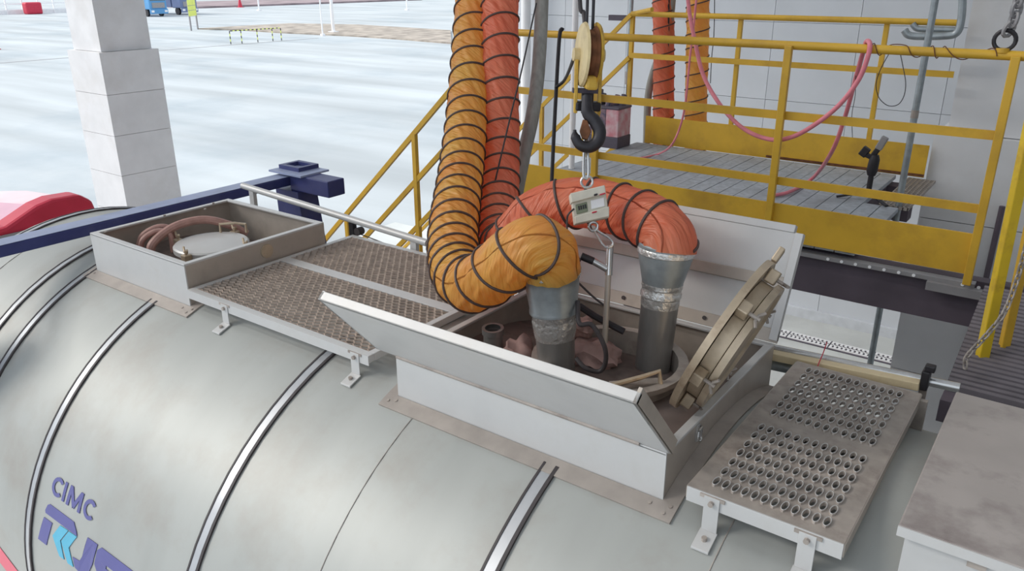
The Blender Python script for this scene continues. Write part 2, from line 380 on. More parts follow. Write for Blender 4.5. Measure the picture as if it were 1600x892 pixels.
for q in ([(-2.660,1.0745),(-2.64,1.0745),(-2.644,1.143),(-2.664,1.143)],[(-2.575,1.0745),(-2.555,1.0745),(-2.552,1.142),(-2.572,1.142)],
          [(-2.66,1.0745),(-2.64,1.0745),(-2.60,1.125),(-2.612,1.142)],[(-2.575,1.0745),(-2.555,1.0745),(-2.60,1.142),(-2.612,1.128)]):
    decal(q,'logo_blue','letter')
decal([(-2.791,1.186),(-2.775,1.179),(-2.576,1.1793),(-2.545,1.205),(-2.536,1.2167),(-2.797,1.2178),(-2.803,1.209)],'logo_blue','emblem')
decal([(-2.805,1.2362),(-2.734,1.2354),(-2.764,1.3284),(-2.837,1.329)],'logo_blue','emblem')
decal([(-2.671,1.223),(-2.606,1.2203),(-2.656,1.273),(-2.614,1.329),(-2.652,1.330),(-2.719,1.2764)],'logo_cyan','emblem')
decal([(-2.600,1.2212),(-2.536,1.2187),(-2.585,1.2748),(-2.538,1.329),(-2.583,1.3317),(-2.647,1.2722)],'logo_cyan','emblem')
decal([(-2.46,1.1954),(-2.384,1.1946),(-2.40,1.27),(-2.425,1.315),(-2.48,1.332),(-2.525,1.326),(-2.549,1.2956),(-2.494,1.2911),(-2.478,1.27)],'logo_blue','emblem')
decal([(-2.354,1.1946),(-2.131,1.1954),(-2.12,1.2388),(-2.303,1.2388),(-2.303,1.25),(-2.16,1.252),(-2.14,1.29),(-2.17,1.33),(-2.39,1.332),(-2.395,1.30),(-2.23,1.292),(-2.225,1.28),(-2.36,1.2824),(-2.385,1.262),(-2.379,1.2114)],'logo_blue','emblem')
sw = MB(); NS = 14; NT = 8
for i in range(NS+1):
    x = -3.5+i*.07; t0 = 1.40+.31*(i/NS)**.8; t1 = t0+.10+.06*i/NS
    for k in range(NT+1): sw.v.append(cyp(x,t0+(t1-t0)*k/NT,R+.002))
for i in range(NS):
    for k in range(NT): a = i*(NT+1)+k; sw.f.append((a,a+1,a+NT+2,a+NT+1))
sw.build('red_swoosh','logo_red',tank)
# blue frame
bmb = MB().box((-3.87,-1.2,.048),(-3.75,1.2,.108)).build('top_rail','blue_paint',tank,smooth=False,bevel=.008)
MB().box((-3.868,-1.2,.1085),(-3.752,1.2,.1105)).build('lit_top','blue_lit',bmb,smooth=False)  # paler blue stands for the light on the rail's top face
MB().box((-3.92,1.03,.126),(-3.6,1.27,.138)).build('corner_plate','blue_lit',tank,smooth=False)  # plate top, its light also put into the paler blue
cc = MB()
for a,b2 in (((-3.9,1.10,.138),(-3.70,1.135,.164)),((-3.9,1.235,.138),(-3.70,1.27,.164)),((-3.9,1.135,.138),(-3.87,1.235,.164)),((-3.73,1.135,.138),(-3.70,1.235,.164))): cc.box(a,b2)
cc.build('corner_casting','blue_paint',tank,smooth=False)
MB().box((-3.75,1.06,.02),(-3.38,1.2,.126)).build('side_rail','blue_paint',tank,smooth=False,bevel=.006)
MB().hexa([(-3.74,1.0,-2.3),(-3.34,1.0,-2.3),(-3.34,1.2,-2.3),(-3.74,1.2,-2.3),(-3.88,1.04,.02),(-3.66,1.04,.02),(-3.66,1.2,.02),(-3.88,1.2,.02)]).build('corner_post','blue_paint',tank,smooth=False)
MB().box((-3.93,-1.2,-2.4),(-3.7,-1.04,.02)).build('corner_post','blue_paint',tank,smooth=False)
for x in (-3.8,2.2):
    MB().box((x-.12,-1.2,-2.5),(x+.12,1.2,-2.3)).build('bottom_rail','blue_paint',tank,smooth=False)
tr = thing('trailer_chassis','dark trailer chassis under the tank container','trailer',(-1,0,ZG))
for s in (-1,1):
    MB().box((-6,s*.45-.07,-2.78),(2.8,s*.45+.07,-2.52)).build('chassis_rail','beam_dark',tr,smooth=False)
    for x in (.2,1.5,-5.2): MB().cyl((x,s*.95-.18,ZG+.5),(x,s*.95+.18,ZG+.5),.5,n=20).build('wheel','black',tr)

# ================================================================== spill boxes
def spill_box(label, x0, x1, y0, y1, zt, mf, rim=.022):
    t = thing('spill_box', label, 'box', ((x0+x1)/2,(y0+y1)/2,-.1)); T = .006
    zc = lambda y: math.sqrt(R*R-y*y)-R
    zf, zb = zc(y0)-.01, zc(y1)-.01
    def wall(a,b,ins,mm,nm='wall'):
        (xa,ya),(xb,yb) = a,b; ya0 = zc(ya)-.01; ns = 8; P=[]
        for i in range(ns+1):
            s = i/ns; y = ya+(yb-ya)*s; P.append((xa+(xb-xa)*s,y,zc(y)-.01))
        poly = P+[(xb,yb,zt),(xa,ya,zt)]
        MB().prism(poly,ins).build(nm,mm,t,smooth=False)
    wall((x0,y0),(x1,y0),(0,T,0),mf,'front_wall'); wall((x0,y1),(x1,y1),(0,-T,0),'steel','back_wall')
    wall((x0+.0005,y0+T),(x0+.0005,y1-T),(T,0,0),'steel','end_wall'); wall((x1-.0005,y0+T),(x1-.0005,y1-T),(-T,0,0),'steel','end_wall')
    for a,b in (((x0,y0),(x1,y0+rim)),((x0,y1-rim),(x1,y1)),((x0,y0+rim),(x0+rim,y1-rim)),((x1-rim,y0+rim),(x1,y1-rim))):
        MB().box((*a,zt-.004),(*b,zt+.006)).build('rim','steel_white',t,smooth=False,bevel=.002)
    fp = MB(); ns = 12
    for i in range(ns+1):
        y = y0+T+(y1-y0-2*T)*i/ns
        for xx in (x0+T,x1-T): fp.v.append(cyp(xx,TH(y),R+.0015))
    fp.f = [(2*i,2*i+1,2*i+3,2*i+2) for i in range(ns)]; fp.build('floor_pan','grime',t)
    # base flange lying on the shell
    def fl(xa,xb,ya,yb,nm='flange'):
        ns = 10; P=[]; b = MB(); k=0
        for i in range(ns+1):
            y = ya+(yb-ya)*i/ns; th = TH(y)
            for xx in (xa,xb):
                for rr in (R,R+.007): b.v.append(cyp(xx,th,rr))
        for i in range(ns):
            a=i*4; b.f += [(a+1,a+3,a+7,a+5),(a,a+1,a+5,a+4),(a+2,a+6,a+7,a+3)]
        b.f += [(0,2,3,1),(ns*4,ns*4+1,ns*4+3,ns*4+2)]
        return b.build(nm,'flange',t,smooth=False)
    f = fl(x0-.045,x1+.05,y0-.055,y0); fl(x1,x1+.05,y0,y1); fl(x0-.045,x0,y0,y1)
    for q in ((x0+.01,y0-.02),(x1-.03,y0-.02),(x1+.02,y0-.035),(x1+.03,y0-.01),(x0-.02,y0-.03)):
        p = cyp(q[0],TH(q[1]),R+.006); nn = cyp(0,TH(q[1]),R+1)-cyp(0,TH(q[1]),R)
        MB().cyl(p,p+nn*.004,.006,n=8).build('rivet','steel_dirty',f)
    return t
LBt = spill_box('smaller open spill box with a round manway inside, beside the blue rail',-3.5,-2.69,-.39,.42,.135,'steel_white',.03)
for q in ((-3.44,-.34),(-3.4,.2),(-3.47,.0),(-3.47,.3)): MB().cyl((q[0],q[1],.141),(q[0],q[1],.147),.007,n=8).build('stud','steel_dirty',LBt)
MB().cyl((-2.69,.05,.085),(-2.682,.05,.085),.034,n=24).build('round_cap','steel_tan',LBt)
def lid_disc(c, r, t):
    MB().lathe(c, V(c)+V((0,0,.05)),[(0,.001),(0,r*.88),(.35,r*.88),(.4,r),(.85,r),(1,r*.96),(1.25,r*.5),(1.3,.001)],n=40).build('cover','steel_white',t)
mw = thing('manway_cover','round closed white manway cover inside the smaller spill box','cover',(-3.07,0,-.0))
lid_disc((-3.07,.0,.02),.185,mw)
for a in (20,110,200,290):
    c,s = math.cos(math.radians(a)),math.sin(math.radians(a)); p = V((-3.07+c*.2,s*.2,.05))
    MB().box(p-V((.02,.02,.03)),p+V((.02,.02,.02))).build('lug','steel_tan',mw,smooth=False,bevel=.005)
    wn2 = MB(); wn2.tube([p+V((-.03,.01,.05)),p+V((-.01,0,.03)),p+V((.01,0,.03)),p+V((.03,-.01,.05))],.006,6); wn2.cyl(p,p+V((0,0,.04)),.007,n=8)
    wn2.build('wing_nut','steel_tan',mw)
hb = [V((-3.16,.12,.075)),V((-3.16,.12,.12)),V((-3.1,.17,.125)),V((-3.05,.2,.12)),V((-3.05,.2,.075))]
MB().tube(hb,.007,8).build('handle','steel_tan',mw)
hz = []
def looped(name, label, pts, r, m, cat='hose', n=10, k=10): return tag(MB().tube(spline(pts,k),r,n).build(name,m),label,cat)
looped('coiled_hose','thin pale pink hose loop nearest the left wall of the smaller box',[(-3.43,-.2,.0),(-3.42,-.17,.08),(-3.38,-.1,.12),(-3.34,-.05,.1),(-3.33,-.05,.0)],.014,'hose_brown')
looped('coiled_hose','second pale hose loop standing in the smaller spill box',[(-3.37,-.22,.0),(-3.36,-.2,.08),(-3.33,-.13,.115),(-3.29,-.09,.09),(-3.28,-.09,.0)],.014,'hose_brown')
looped('coiled_hose','thick brown hose bending around the round manway cover',[(-3.3,-.21,.0),(-3.3,-.18,.07),(-3.3,-.05,.125),(-3.27,.1,.13),(-3.2,.2,.09),(-3.15,.27,.03)],.022,'hose_brown')

big = spill_box('larger open spill box with two upright ducts and raised lids',-1.366,-.322,-.423,.46,.08,'steel_white',.028)
MB().box((-.322,-.22,.02),(-.315,-.2,.075)).build('latch_plate','steel_bright',big,smooth=False)
MB().tube(spline([(-.312,-.222,.065),(-.308,-.21,.07),(-.312,-.198,.065),(-.312,-.198,.03),(-.308,-.21,.025),(-.312,-.222,.03),(-.312,-.222,.06)],4),.003,6).build('latch','steel_bright',big)
# front lid, leaning outward
d1 = V((0,-.243,.274)); nn = V((0,.274,.243)).normalized(); h0 = V((-1.46,-.424,.088)); ex = V((1.155,0,0))
fl = MB().slab(h0,ex,d1,nn*.006).build('front_lid','steel_white',big,smooth=False,bevel=.002)
MB().slab(h0+d1-d1.normalized()*.012,ex,d1.normalized()*.012,nn*.032).build('lid_lip','steel_white',fl,smooth=False,bevel=.002)
MB().slab(h0,V((.012,0,0)),d1,nn*.034).build('lid_lip','steel_white',fl,smooth=False,bevel=.002)
MB().slab(h0+ex-V((.012,0,0)),V((.012,0,0)),d1,nn*.045).build('lid_lip','steel',fl,smooth=False,bevel=.002)
MB().cyl(h0+V((.1,0,0)),h0+ex-V((.1,0,0)),.008,n=8).build('hinge','steel_dirty',big)
# back lid, leaning back
h1 = V((-1.40,.475,.09)); d2 = V((0,.165,.365)); n2 = V((0,-.365,.165)).normalized(); ex2 = V((1.085,0,0))
bl = MB().slab(h1,ex2,d2,-n2*.006).build('back_lid','steel_white',big,smooth=False,bevel=.002)
MB().slab(h1+ex2-V((.03,0,0)),V((.03,0,0)),d2,n2*.022).build('lid_lip','steel_white',bl,smooth=False,bevel=.002)
MB().slab(h1,V((.03,0,0)),d2,n2*.022).build('lid_lip','steel_white',bl,smooth=False,bevel=.002)
MB().slab(h1+d2*1.0,ex2-V((.04,0,0)),d2.normalized()*.03,-n2*.03).build('lid_lip','steel_white',bl,smooth=False,bevel=.003)
MB().slab(h1+d2*.47,ex2-V((.03,0,0)),d2.normalized()*.045,n2*.016).build('stiffener','steel',bl,smooth=False,bevel=.003)
MB().slab(h1-d2*.02,ex2,d2.normalized()*.05,n2*.012).build('hinge_strip','steel',bl,smooth=False,bevel=.002)
for x in (-.95,-.6): MB().cyl(h1+V((x+1.4,0,0))+d2*.05+n2*.012,h1+V((x+1.4,0,0))+d2*.05+n2*.018,.008,n=8).build('bolt','rubber',bl)

# manway neck inside the big box
nk = MB(); nk.lathe((-.78,.06,-.06),(-.78,.06,.06),[(0,.245),(1,.245),(1,.28),(.85,.28),(.85,.255),(0,.255)],n=40); nk.build('manway_neck','steel_dirty',tank)
# opened manway lid
mj = RT*(157/273)+UP*(223/273); nj = (RT*(223/273)-UP*(157/273)-FW*.34).normalized()
lc = at(1124,520,2.47); mj = (mj-nj*mj.dot(nj)).normalized()
LR = .268
o1 = MB().lathe(lc,lc+nj*.022,[(0,.001),(0,LR*.9),(0,LR),(1,LR),(1,LR*.985),(.8,LR*.95),(.8,.001)],n=56).build('manway_lid','steel_tan',tank); ml = o1; o1['label'] = 'tan steel round manway lid standing open on edge'
MB().lathe(lc+nj*.02,lc+nj*.06,[(0,.205),(1,.205),(1,.19),(.2,.18),(.2,.001)],n=48).build('inner_ring','steel_tan',ml)
c3 = lc+nj*.075+mj*.0
MB().lathe(lc+nj*.055,lc+nj*.085,[(0,.001),(0,.164),(.3,.22),(1,.22),(1,.2),(.7,.19),(.7,.001)],n=48).build('inner_cover','steel_tan',ml)
bj = nj.cross(mj).normalized()
for a in range(0,360,60):
    e = mj*math.cos(math.radians(a+12))+bj*math.sin(math.radians(a+12)); p = lc+e*.228
    lg = MB().slab(p+nj*.02-e*.02-e.cross(nj)*.02,e*.045,e.cross(nj)*.04,nj*.035).build('lug','steel_tan',ml,smooth=False,bevel=.004)
    q = p+nj*.08; wgn = MB(); wgn.cyl(p+nj*.03,q+nj*.01,.006,n=8)
    sd2 = e.cross(nj)
    wgn.tube([q-sd2*.028+nj*.012,q-sd2*.01,q+sd2*.01,q+sd2*.028+nj*.012],.005,6); wgn.build('wing_nut','steel_dirty',ml)
for s in (.275,): MB().slab(lc+mj*s-bj*.02,mj*.05,bj*.04,nj*.02).build('hinge_tab','steel_tan',ml,smooth=False,bevel=.004)

cb = thing('spill_box','closed grey spill box with flat lid at lower right corner','box',(.7,0,-.1))
MB().box((.295,-.395,-.09),(1.5,.375,.085)).build('body','steel_white',cb,smooth=False)
MB().box((.278,-.418,.085),(1.52,.39,.115)).build('lid','box_top',cb,smooth=False,bevel=.004)
MB().box((.278,-.421,.086),(1.52,-.416,.113)).build('lid_edge','steel_white',cb,smooth=False)
MB().box((.43,-.405,.06),(.47,-.395,.086)).build('latch','steel_dirty',cb,smooth=False)

# ================================================================== walkways
def bracket(t, x, y, ztop):
    z0 = cyp(x,TH(y)).z; b = MB()
    b.box((x-.022,y-.004,z0+.008),(x+.022,y,ztop-.004)); o = b.build('bracket','steel_white',t,smooth=False,bevel=.001)
    slope = -math.tan(TH(y)) 
    f = MB(); f.hexa([(x-.025,y-.06,z0+.002-.06*-slope),(x+.025,y-.06,z0+.002-.06*-slope),(x+.025,y,z0+.002),(x-.025,y,z0+.002),
                      (x-.025,y-.06,z0+.009-.06*-slope),(x+.025,y-.06,z0+.009-.06*-slope),(x+.025,y,z0+.009),(x-.025,y,z0+.009)])
    f.build('bracket_foot','steel_white',o,smooth=False,bevel=.001)
    MB().cyl((x,y-.03,z0-.03*-slope+.006),(x,y-.032,z0-.03*-slope+.018),.008,n=8).build('bolt','steel_dirty',o)
    MB().cyl((x,y-.003,ztop-.022),(x,y-.013,ztop-.022),.008,n=8).build('bolt','steel_dirty',o)
    MB().box((x-.035,y-.003,ztop-.012),(x+.035,y+.002,ztop-.002)).build('clamp','steel_dirty',o,smooth=False)
x0,x1,ya,yb,zp = -2.675,-1.53,-.40,.60,.03
wk = thing('walkway_platform','long walkway platform with two brown mesh panels between the spill boxes','platform',((x0+x1)/2,(ya+yb)/2,-.1))
ym = .125; wf = .03
for a,b in (((x0,ya),(x1,ya+wf)),((x0,yb-wf),(x1,yb)),((x0,ya+wf),(x0+wf,yb-wf)),((x1-wf,ya+wf),(x1,yb-wf)),((x0+wf,ym-.03),(x1-wf,ym+.03))):
    MB().box((*a,zp-.03),(*b,zp)).build('frame_bar','steel_white',wk,smooth=False,bevel=.002)
MB().box((x0,ya-.004,zp-.04),(x1,ya,zp)).build('edge_strip','steel_white',wk,smooth=False)
def expanded(xa,xb,y0,y1,z,t):
    px, py = .040, .0235; b = MB(); ny = int((y1-y0)/py); nx = int((xb-xa)/(px/2))
    for j in range(ny+1):
        k = len(b.v)
        for i in range(nx+1):
            y = y0+j*py+(py*.5 if (i+j)%2 else 0); x = xa+(xb-xa)*i/nx
            b.v += [V((x,y-.0035,z-.008)),V((x,y+.0015,z+.001)),V((x,y+.0045,z-.001)),V((x,y-.0005,z-.010))]
        for i in range(nx):
            a = k+i*4
            b.f += [(a,a+4,a+5,a+1),(a+1,a+5,a+6,a+2),(a+3,a+7,a+4,a)]
    return b.build('mesh_panel','mesh_brown',t,smooth=False)
expanded(x0+wf,x1-wf,ya+wf,ym-.03,zp,wk); expanded(x0+wf,x1-wf,ym+.03,yb-wf,zp,wk)
for x in (-2.4,-1.6): bracket(wk,x,ya-.004,zp)
for x in (-2.4,-1.6): MB().box((x-.02,yb-.03,-.2),(x+.02,yb-.02,zp-.02)).build('bracket','steel',wk,smooth=False)

x0,x1,ya,yb,zp = -.24,.175,-.452,.48,.03
wr = thing('walkway_platform','short walkway platform with two punched plates beside the closed box','platform',((x0+x1)/2,0,-.1))
def punched(xa,xb,y0,y1,z,t,nx,ny):
    b = MB(); cx = (xb-xa)/nx; cy = (y1-y0)/ny; n = 12; rims = MB()
    for j in range(ny):
        for i in range(nx):
            big_ = True; xl, xr = xa+i*cx, xa+(i+1)*cx; yl, yr = y0+j*cy, y0+(j+1)*cy
            mx, my = (xl+xr)/2,(yl+yr)/2
            rx, ry = cx*.31, cy*.36
            O=[];I=[]
            for a in range(n):
                th = 2*PI*(a+.5)/n; c,s = math.cos(th),math.sin(th)
                k = 1/max(abs(c),abs(s)); O.append(V((mx+c*k*(xr-xl)/2,my+s*k*(yr-yl)/2,z))); I.append((c,s))
            rows = [O,[V((mx+c*rx*1.25,my+s*ry*1.2,z)) for c,s in I]]
            if big_: rims.tube([V((mx+c*rx*1.02,my+s*ry*1.02,z+.0056)) for c,s in I],.0013,5,closed=True)
            if big_: rows += [[V((mx+c*rx*1.1,my+s*ry*1.08,z+.0055)) for c,s in I],[V((mx+c*rx*.94,my+s*ry*.96,z+.0058)) for c,s in I]]
            rows += [[V((mx+c*rx*.86,my+s*ry*.9,z-.006)) for c,s in I]]
            k0 = len(b.v)
            for rr in rows: b.v += rr
            for q in range(len(rows)-1):
                for a in range(n): a2=(a+1)%n; b.f.append((k0+q*n+a,k0+q*n+a2,k0+(q+1)*n+a2,k0+(q+1)*n+a))
    return b, rims
ymid = .01
for (a,b_,nm) in ((ya,ymid,'front'),(ymid,yb,'back')):
    pb, rb = punched(x0+.045,x1-.045,a+.03,b_-.025,zp,wr,12,7); pl = pb.build('punched_plate','steel_dirty',wr,angle=30)
    rb.build('worn_collars','steel_white',pl,kind='stuff')
    for p,q in (((x0,a),(x1,a+.03)),((x0,b_-.025),(x1,b_)),((x0,a+.03),(x0+.045,b_-.025)),((x1-.045,a+.03),(x1,b_-.025))):
        MB().box((*p,zp-.006),(*q,zp+.0003)).build('border','steel_dirty',pl,smooth=False)
MB().box((x0,ya-.005,zp-.045),(x1,ya,zp+.001)).build('edge_strip','steel_white',wr,smooth=False,bevel=.001)
MB().box((x0,yb,zp-.04),(x1,yb+.005,zp)).build('edge_strip','steel',wr,smooth=False)
MB().box((x1-.002,ya,zp-.04),(x1+.003,yb,zp-.001)).build('edge_strip','steel',wr,smooth=False)
MB().box((x0-.003,ya,zp-.04),(x0+.002,yb,zp-.001)).build('edge_strip','steel',wr,smooth=False)
for x in (-.165,.09): bracket(wr,x,ya-.006,zp)
MB().box((.15,.45,-.14),(.2,.47,zp-.01)).build('bracket','steel_dirty',wr,smooth=False)

# folding handrails
h = thing('folding_handrail','white tubular handrail folded down behind the long mesh walkway','handrail',(-2.9,.63,-.0))
A = V((-3.65,.63,.152)); B = V((-2.16,.63,.072))
MB().cyl(A,B,.019,n=14).build('rail','steel_white',h)
for s,zb in ((.06,.02),(.94,.03)):
    p = A.lerp(B,s); MB().box((p.x-.02,p.y-.012,zb-.02),(p.x+.02,p.y+.012,p.z)).build('support','steel_white',h,smooth=False)
p = A.lerp(B,.635); MB().box((p.x-.016,p.y-.014,-.02),(p.x+.016,p.y+.014,p.z-.015)).build('support','iron',h,smooth=False)
MB().cyl((p.x+.05,p.y-.02,.045),(p.x+.05,p.y+.02,.045),.022,n=12).build('pivot','rubber',h)
MB().tube([(p.x+.05,p.y,.03),(p.x+.45,p.y,-.01)],.003,6).build('lanyard','rubber',h)
h = thing('folding_handrail','silver handrail pipe with cream side bar behind the punched walkway','handrail',(0,.55,0))
a0 = aty(1150,532,.58); b0 = aty(1500,606,.58)
MB().cyl(a0,b0,.017,n=14).build('rail','steel_bright',h)
a1 = aty(1160,545,.54); b1 = aty(1437,602,.54); MB().bar(a1,b1,.04,.03).build('side_bar','cream_beam',h,smooth=False,bevel=.003)
a2 = aty(1160,560,.56); b2 = aty(1262,582,.56); MB().cyl(a2,b2,.02,n=12).build('lower_tube','galv',h)
p = aty(1446,592,.56); MB().box((p.x-.013,p.y-.025,p.z-.035),(p.x+.013,p.y+.025,p.z+.035)).build('clamp','black',h,smooth=False,bevel=.004)
MB().box((p.x-.008,p.y-.015,p.z+.032),(p.x+.024,p.y+.015,p.z+.055)).build('clamp_knob','black',h,smooth=False,bevel=.004)
MB().box((p.x-.012,p.y-.012,-.12),(p.x+.012,p.y+.005,p.z-.03)).build('support','steel_dirty',h,smooth=False)
looped('red_string','thin red string tied to the cream bar by the punched walkway',[aty(1292,535,.55),aty(1286,552,.55),aty(1280,566,.52),aty(1277,574,.49)],.002,'red','string',6)

# ================================================================== ducts
def duct(label, pts, rad, m, y=None):
    P = [at(*q[:3]) if y is None else aty(q[0],q[1],y) for q in pts]; pit = [q[3] for q in pts]; K = 16
    S = spline(P,K); PT = []
    for i in range(len(pts)-1):
        for j in range(K): PT.append(pit[i]+(pit[i+1]-pit[i])*j/K)
    PT.append(pit[-1]); ph = [0]
    for i in range(1,len(S)): ph.append(ph[-1]+(S[i]-S[i-1]).length/PT[i])
    # resample by phase
    NP = 12; N = int(ph[-1]*NP); Q=[]; F=[]; k=0
    for a in range(N+1):
        f = a/NP
        while k < len(ph)-2 and ph[k+1] < f: k += 1
        s = (f-ph[k])/max(1e-6,ph[k+1]-ph[k]); Q.append(S[k].lerp(S[k+1],min(1,s))); F.append(f)
    T = [(Q[min(i+1,N)]-Q[max(i-1,0)]).normalized() for i in range(N+1)]
    nu = 96; a = T[0].orthogonal().normalized(); fr=[]
    b = MB(); b.uv=[]
    for i in range(N+1):
        a = (a-T[i]*a.dot(T[i])).normalized(); c = T[i].cross(a); fr.append((a.copy(),c))
        for j in range(nu):
            u = j/nu; p = (F[i]-u)%1; e = math.sin(PI*p)
            wr_ = .016*e*math.sin(2*PI*(9*u+.9*F[i])+1.6*math.sin(F[i]*1.7+2*PI*2*u)) + .009*e*math.sin(2*PI*(17*u+1.3*F[i])+2*math.sin(F[i]*.9)) + .008*e*math.sin(2*PI*3*u-2.3*F[i])
            r = rad*(1-.05*e+wr_*2.4)
            b.v.append(Q[i]+(a*math.cos(2*PI*u)+c*math.sin(2*PI*u))*r); b.uv.append((u,F[i]))
    for i in range(N):
        for j in range(nu): j2=(j+1)%nu; b.f.append((i*nu+j,i*nu+j2,(i+1)*nu+j2,(i+1)*nu+j))
    t = thing('ventilation_duct',label,'duct',Q[-1])
    b.build('fabric_sleeve',m,t,angle=80)
    wp=[]; steps = int(F[-1]*40)
    for s in range(steps):
        f = s/40; u = f%1; x = f*NP; i = min(N-1,int(x)); fr_ = x-i
        ctr = Q[i].lerp(Q[i+1],fr_); (aa,cc_),(a3,c3_) = fr[i],fr[i+1]; aa = aa.lerp(a3,fr_).normalized(); cc_ = cc_.lerp(c3_,fr_).normalized(); wp.append(ctr+(aa*math.cos(2*PI*u)+cc_*math.sin(2*PI*u))*rad*1.012)
    if len(wp) > 4: MB().tube(wp,.0058,7).build('spiral_wire','duct_wire',t)
    return t
duct('yellow orange spiral duct looping into the left upright pipe',[(744,-420,4.9,.125),(743,-180,4.6,.125),(742,-40,4.4,.125),(739,40,4.3,.12),(734,120,4.15,.115),(728,200,3.97,.11),(720,270,3.75,.105),(712,330,3.5,.105),(708,380,3.3,.095),(715,425,3.1,.08),(738,444,2.95,.1),(770,428,2.82,.125),(805,400,2.72,.125),(836,385,2.68,.07),(856,393,2.7,.07),(861,425,2.75,.3)],.104,'duct_yellow')
duct('red orange spiral duct arching over to the right upright pipe',[(781,-420,4.8,.13),(781,-180,4.5,.13),(781,60,4.2,.125),(781,160,4.1,.12),(781,240,4.0,.115),(779,300,3.85,.11),(776,350,3.65,.1),(786,385,3.45,.1),(806,368,3.3,.1),(836,335,3.25,.12),(880,319,3.2,.15),(930,319,3.12,.15),(985,333,2.98,.13),(1025,352,2.85,.09),(1043,374,2.8,.1),(1043,396,2.8,.3)],.1,'duct_orange')
duct('red orange duct hanging behind the far yellow kick board',[(1036,-300,6.6,.12),(1036,-60,6.6,.12),(1037,60,6.6,.12),(1037,140,6.7,.12),(1036,240,6.8,.12),(1034,330,7,.12)],.1,'duct_orange',4.85)
duct('yellow orange duct hanging beside the pink hose at the back',[(1092,-300,6.5,.12),(1091,-60,6.5,.12),(1090,60,6.5,.12),(1088,140,6.6,.12),(1086,240,6.7,.12),(1084,330,6.9,.12)],.103,'duct_yellow',4.85)
def riser(label, A, B, parts):
    t = thing('riser_pipe',label,'pipe',B); L=1
    for nm,mm,prof,wob in parts: MB().lathe(A,B,prof,n=40,wob=wob).build(nm,mm,t)
    return t
pxr = 2.75/FOC
A = at(861,414,2.75); B = at(872,610,2.90)
f = lambda y: (y-414)/(610-414)
riser('grey reducer and foil wrapped pipe under the yellow duct',A,B,[
 ('reducer','galv',[(f(412),43*pxr),(f(414),46*pxr),(f(424),46*pxr),(f(426),44.5*pxr),(f(432),44.5*pxr),(f(434),43*pxr),(f(440),43*pxr),(f(478),38*pxr),(f(480),39*pxr),(f(484),39*pxr)],0),
 ('clamp_band','foil',[(f(419),46.4*pxr),(f(420),47*pxr),(f(427),47*pxr),(f(428),46*pxr)],0),
 ('foil_wrap','foil',[(f(482),37*pxr),(f(487),37*pxr),(f(490),35.5*pxr),(f(496),36*pxr),(f(502),35.4*pxr),(f(510),34.6*pxr),(f(518),33.6*pxr),(f(524),32*pxr)],.012),
 ('pipe','tube_grey',[(f(500),31.5*pxr),(f(520),31.5*pxr),(f(610),29*pxr)],0)])
A2 = at(1042,382,2.8); B2 = at(1016,600,2.97)
g2 = lambda y: (y-382)/(600-382)
riser('grey reducer and clamped pipe under the red orange duct',A2,B2,[
 ('reducer','galv',[(g2(380),43*pxr),(g2(382),45*pxr),(g2(392),45*pxr),(g2(394),43*pxr),(g2(400),43*pxr),(g2(438),33*pxr),(g2(441),33*pxr)],0),
 ('clamp_band','foil',[(g2(386),45.4*pxr),(g2(387),46*pxr),(g2(394),46*pxr),(g2(395),45*pxr)],0),
 ('foil_wrap','foil',[(g2(438),33.4*pxr),(g2(444),33.4*pxr),(g2(446),32*pxr),(g2(451),32*pxr),(g2(453),33.4*pxr),(g2(458),33.4*pxr),(g2(460),31.5*pxr),(g2(470),31.5*pxr),(g2(474),30.5*pxr)],.006),
 ('pipe','tube_grey',[(g2(462),30.5*pxr),(g2(475),30.5*pxr),(g2(600),28.5*pxr)],0)])

# contents of the big box
tag(MB().lathe(at(770,512,3.02),at(772,580,3.1),[(0,.03),(0,.042),(.12,.042),(.14,.037),(1,.037)],n=24).build('pipe_stub','tube_grey'),'short open grey pipe stub inside the larger box','pipe')
def rag(label, c, r, seed):
    random.seed(seed); bm = bmesh.new(); bmesh.ops.create_icosphere(bm,subdivisions=3,radius=1); b = MB()
    ph = [random.uniform(0,6) for _ in range(6)]
    for v in bm.verts:
        p = v.co; k = 1+.25*math.sin(5*p.x+ph[0])*math.cos(4*p.y+ph[1])+.18*math.sin(9*p.z+7*p.x+ph[2])
        b.v.append(V(c)+V((p.x*r[0],p.y*r[1],p.z*r[2]))*k)
    b.f = [tuple(x.index for x in q.verts) for q in bm.faces]; bm.free()
    return tag(b.build('rag','rag',angle=80),label,'rag')
rag('pinkish brown rag bundled left of the foil wrapped pipe',at(812,552,2.98),(.06,.05,.06),1)
rag('pinkish brown cloth heap between the two upright pipes',at(930,555,2.98),(.1,.09,.05),2)
rag('smaller brown cloth roll near the black hose loop',at(908,512,3.05),(.05,.05,.035),3)
looped('black_hose','black hose loop standing between the two upright pipes',[at(903,470,2.75),at(905,505,2.72),at(925,508,2.72),at(944,540,2.72),at(946,566,2.74),at(936,580,2.76),at(915,575,2.76),at(900,560,2.78)],.0085,'rubber','hose')
looped('black_cable','black cable hanging along the back lid of the larger box',[at(902,440,3.0),at(925,462,3.0),at(945,478,3.0)],.004,'rubber','cable',6)
b = MB().tube(spline([at(905,478,2.98),at(935,497,2.96),at(975,518,2.93)],6),.013,8).build('black_strap','black'); tag(b,'short black rod leaning inside the larger box','rod')
hd = thing('bracket_frame','dull steel U shaped bracket lying in front of the right pipe','bracket',at(1000,600,2.72))
q = [at(955,602,2.62),at(1000,590,2.66),at(1030,580,2.68),at(1034,612,2.68)]
MB().tube(q,.009,8).build('bar','steel_tan',hd); MB().bar(at(955,606,2.64),at(1035,600,2.72),.04,.03).build('base','steel_dirty',hd,smooth=False)
ch = []
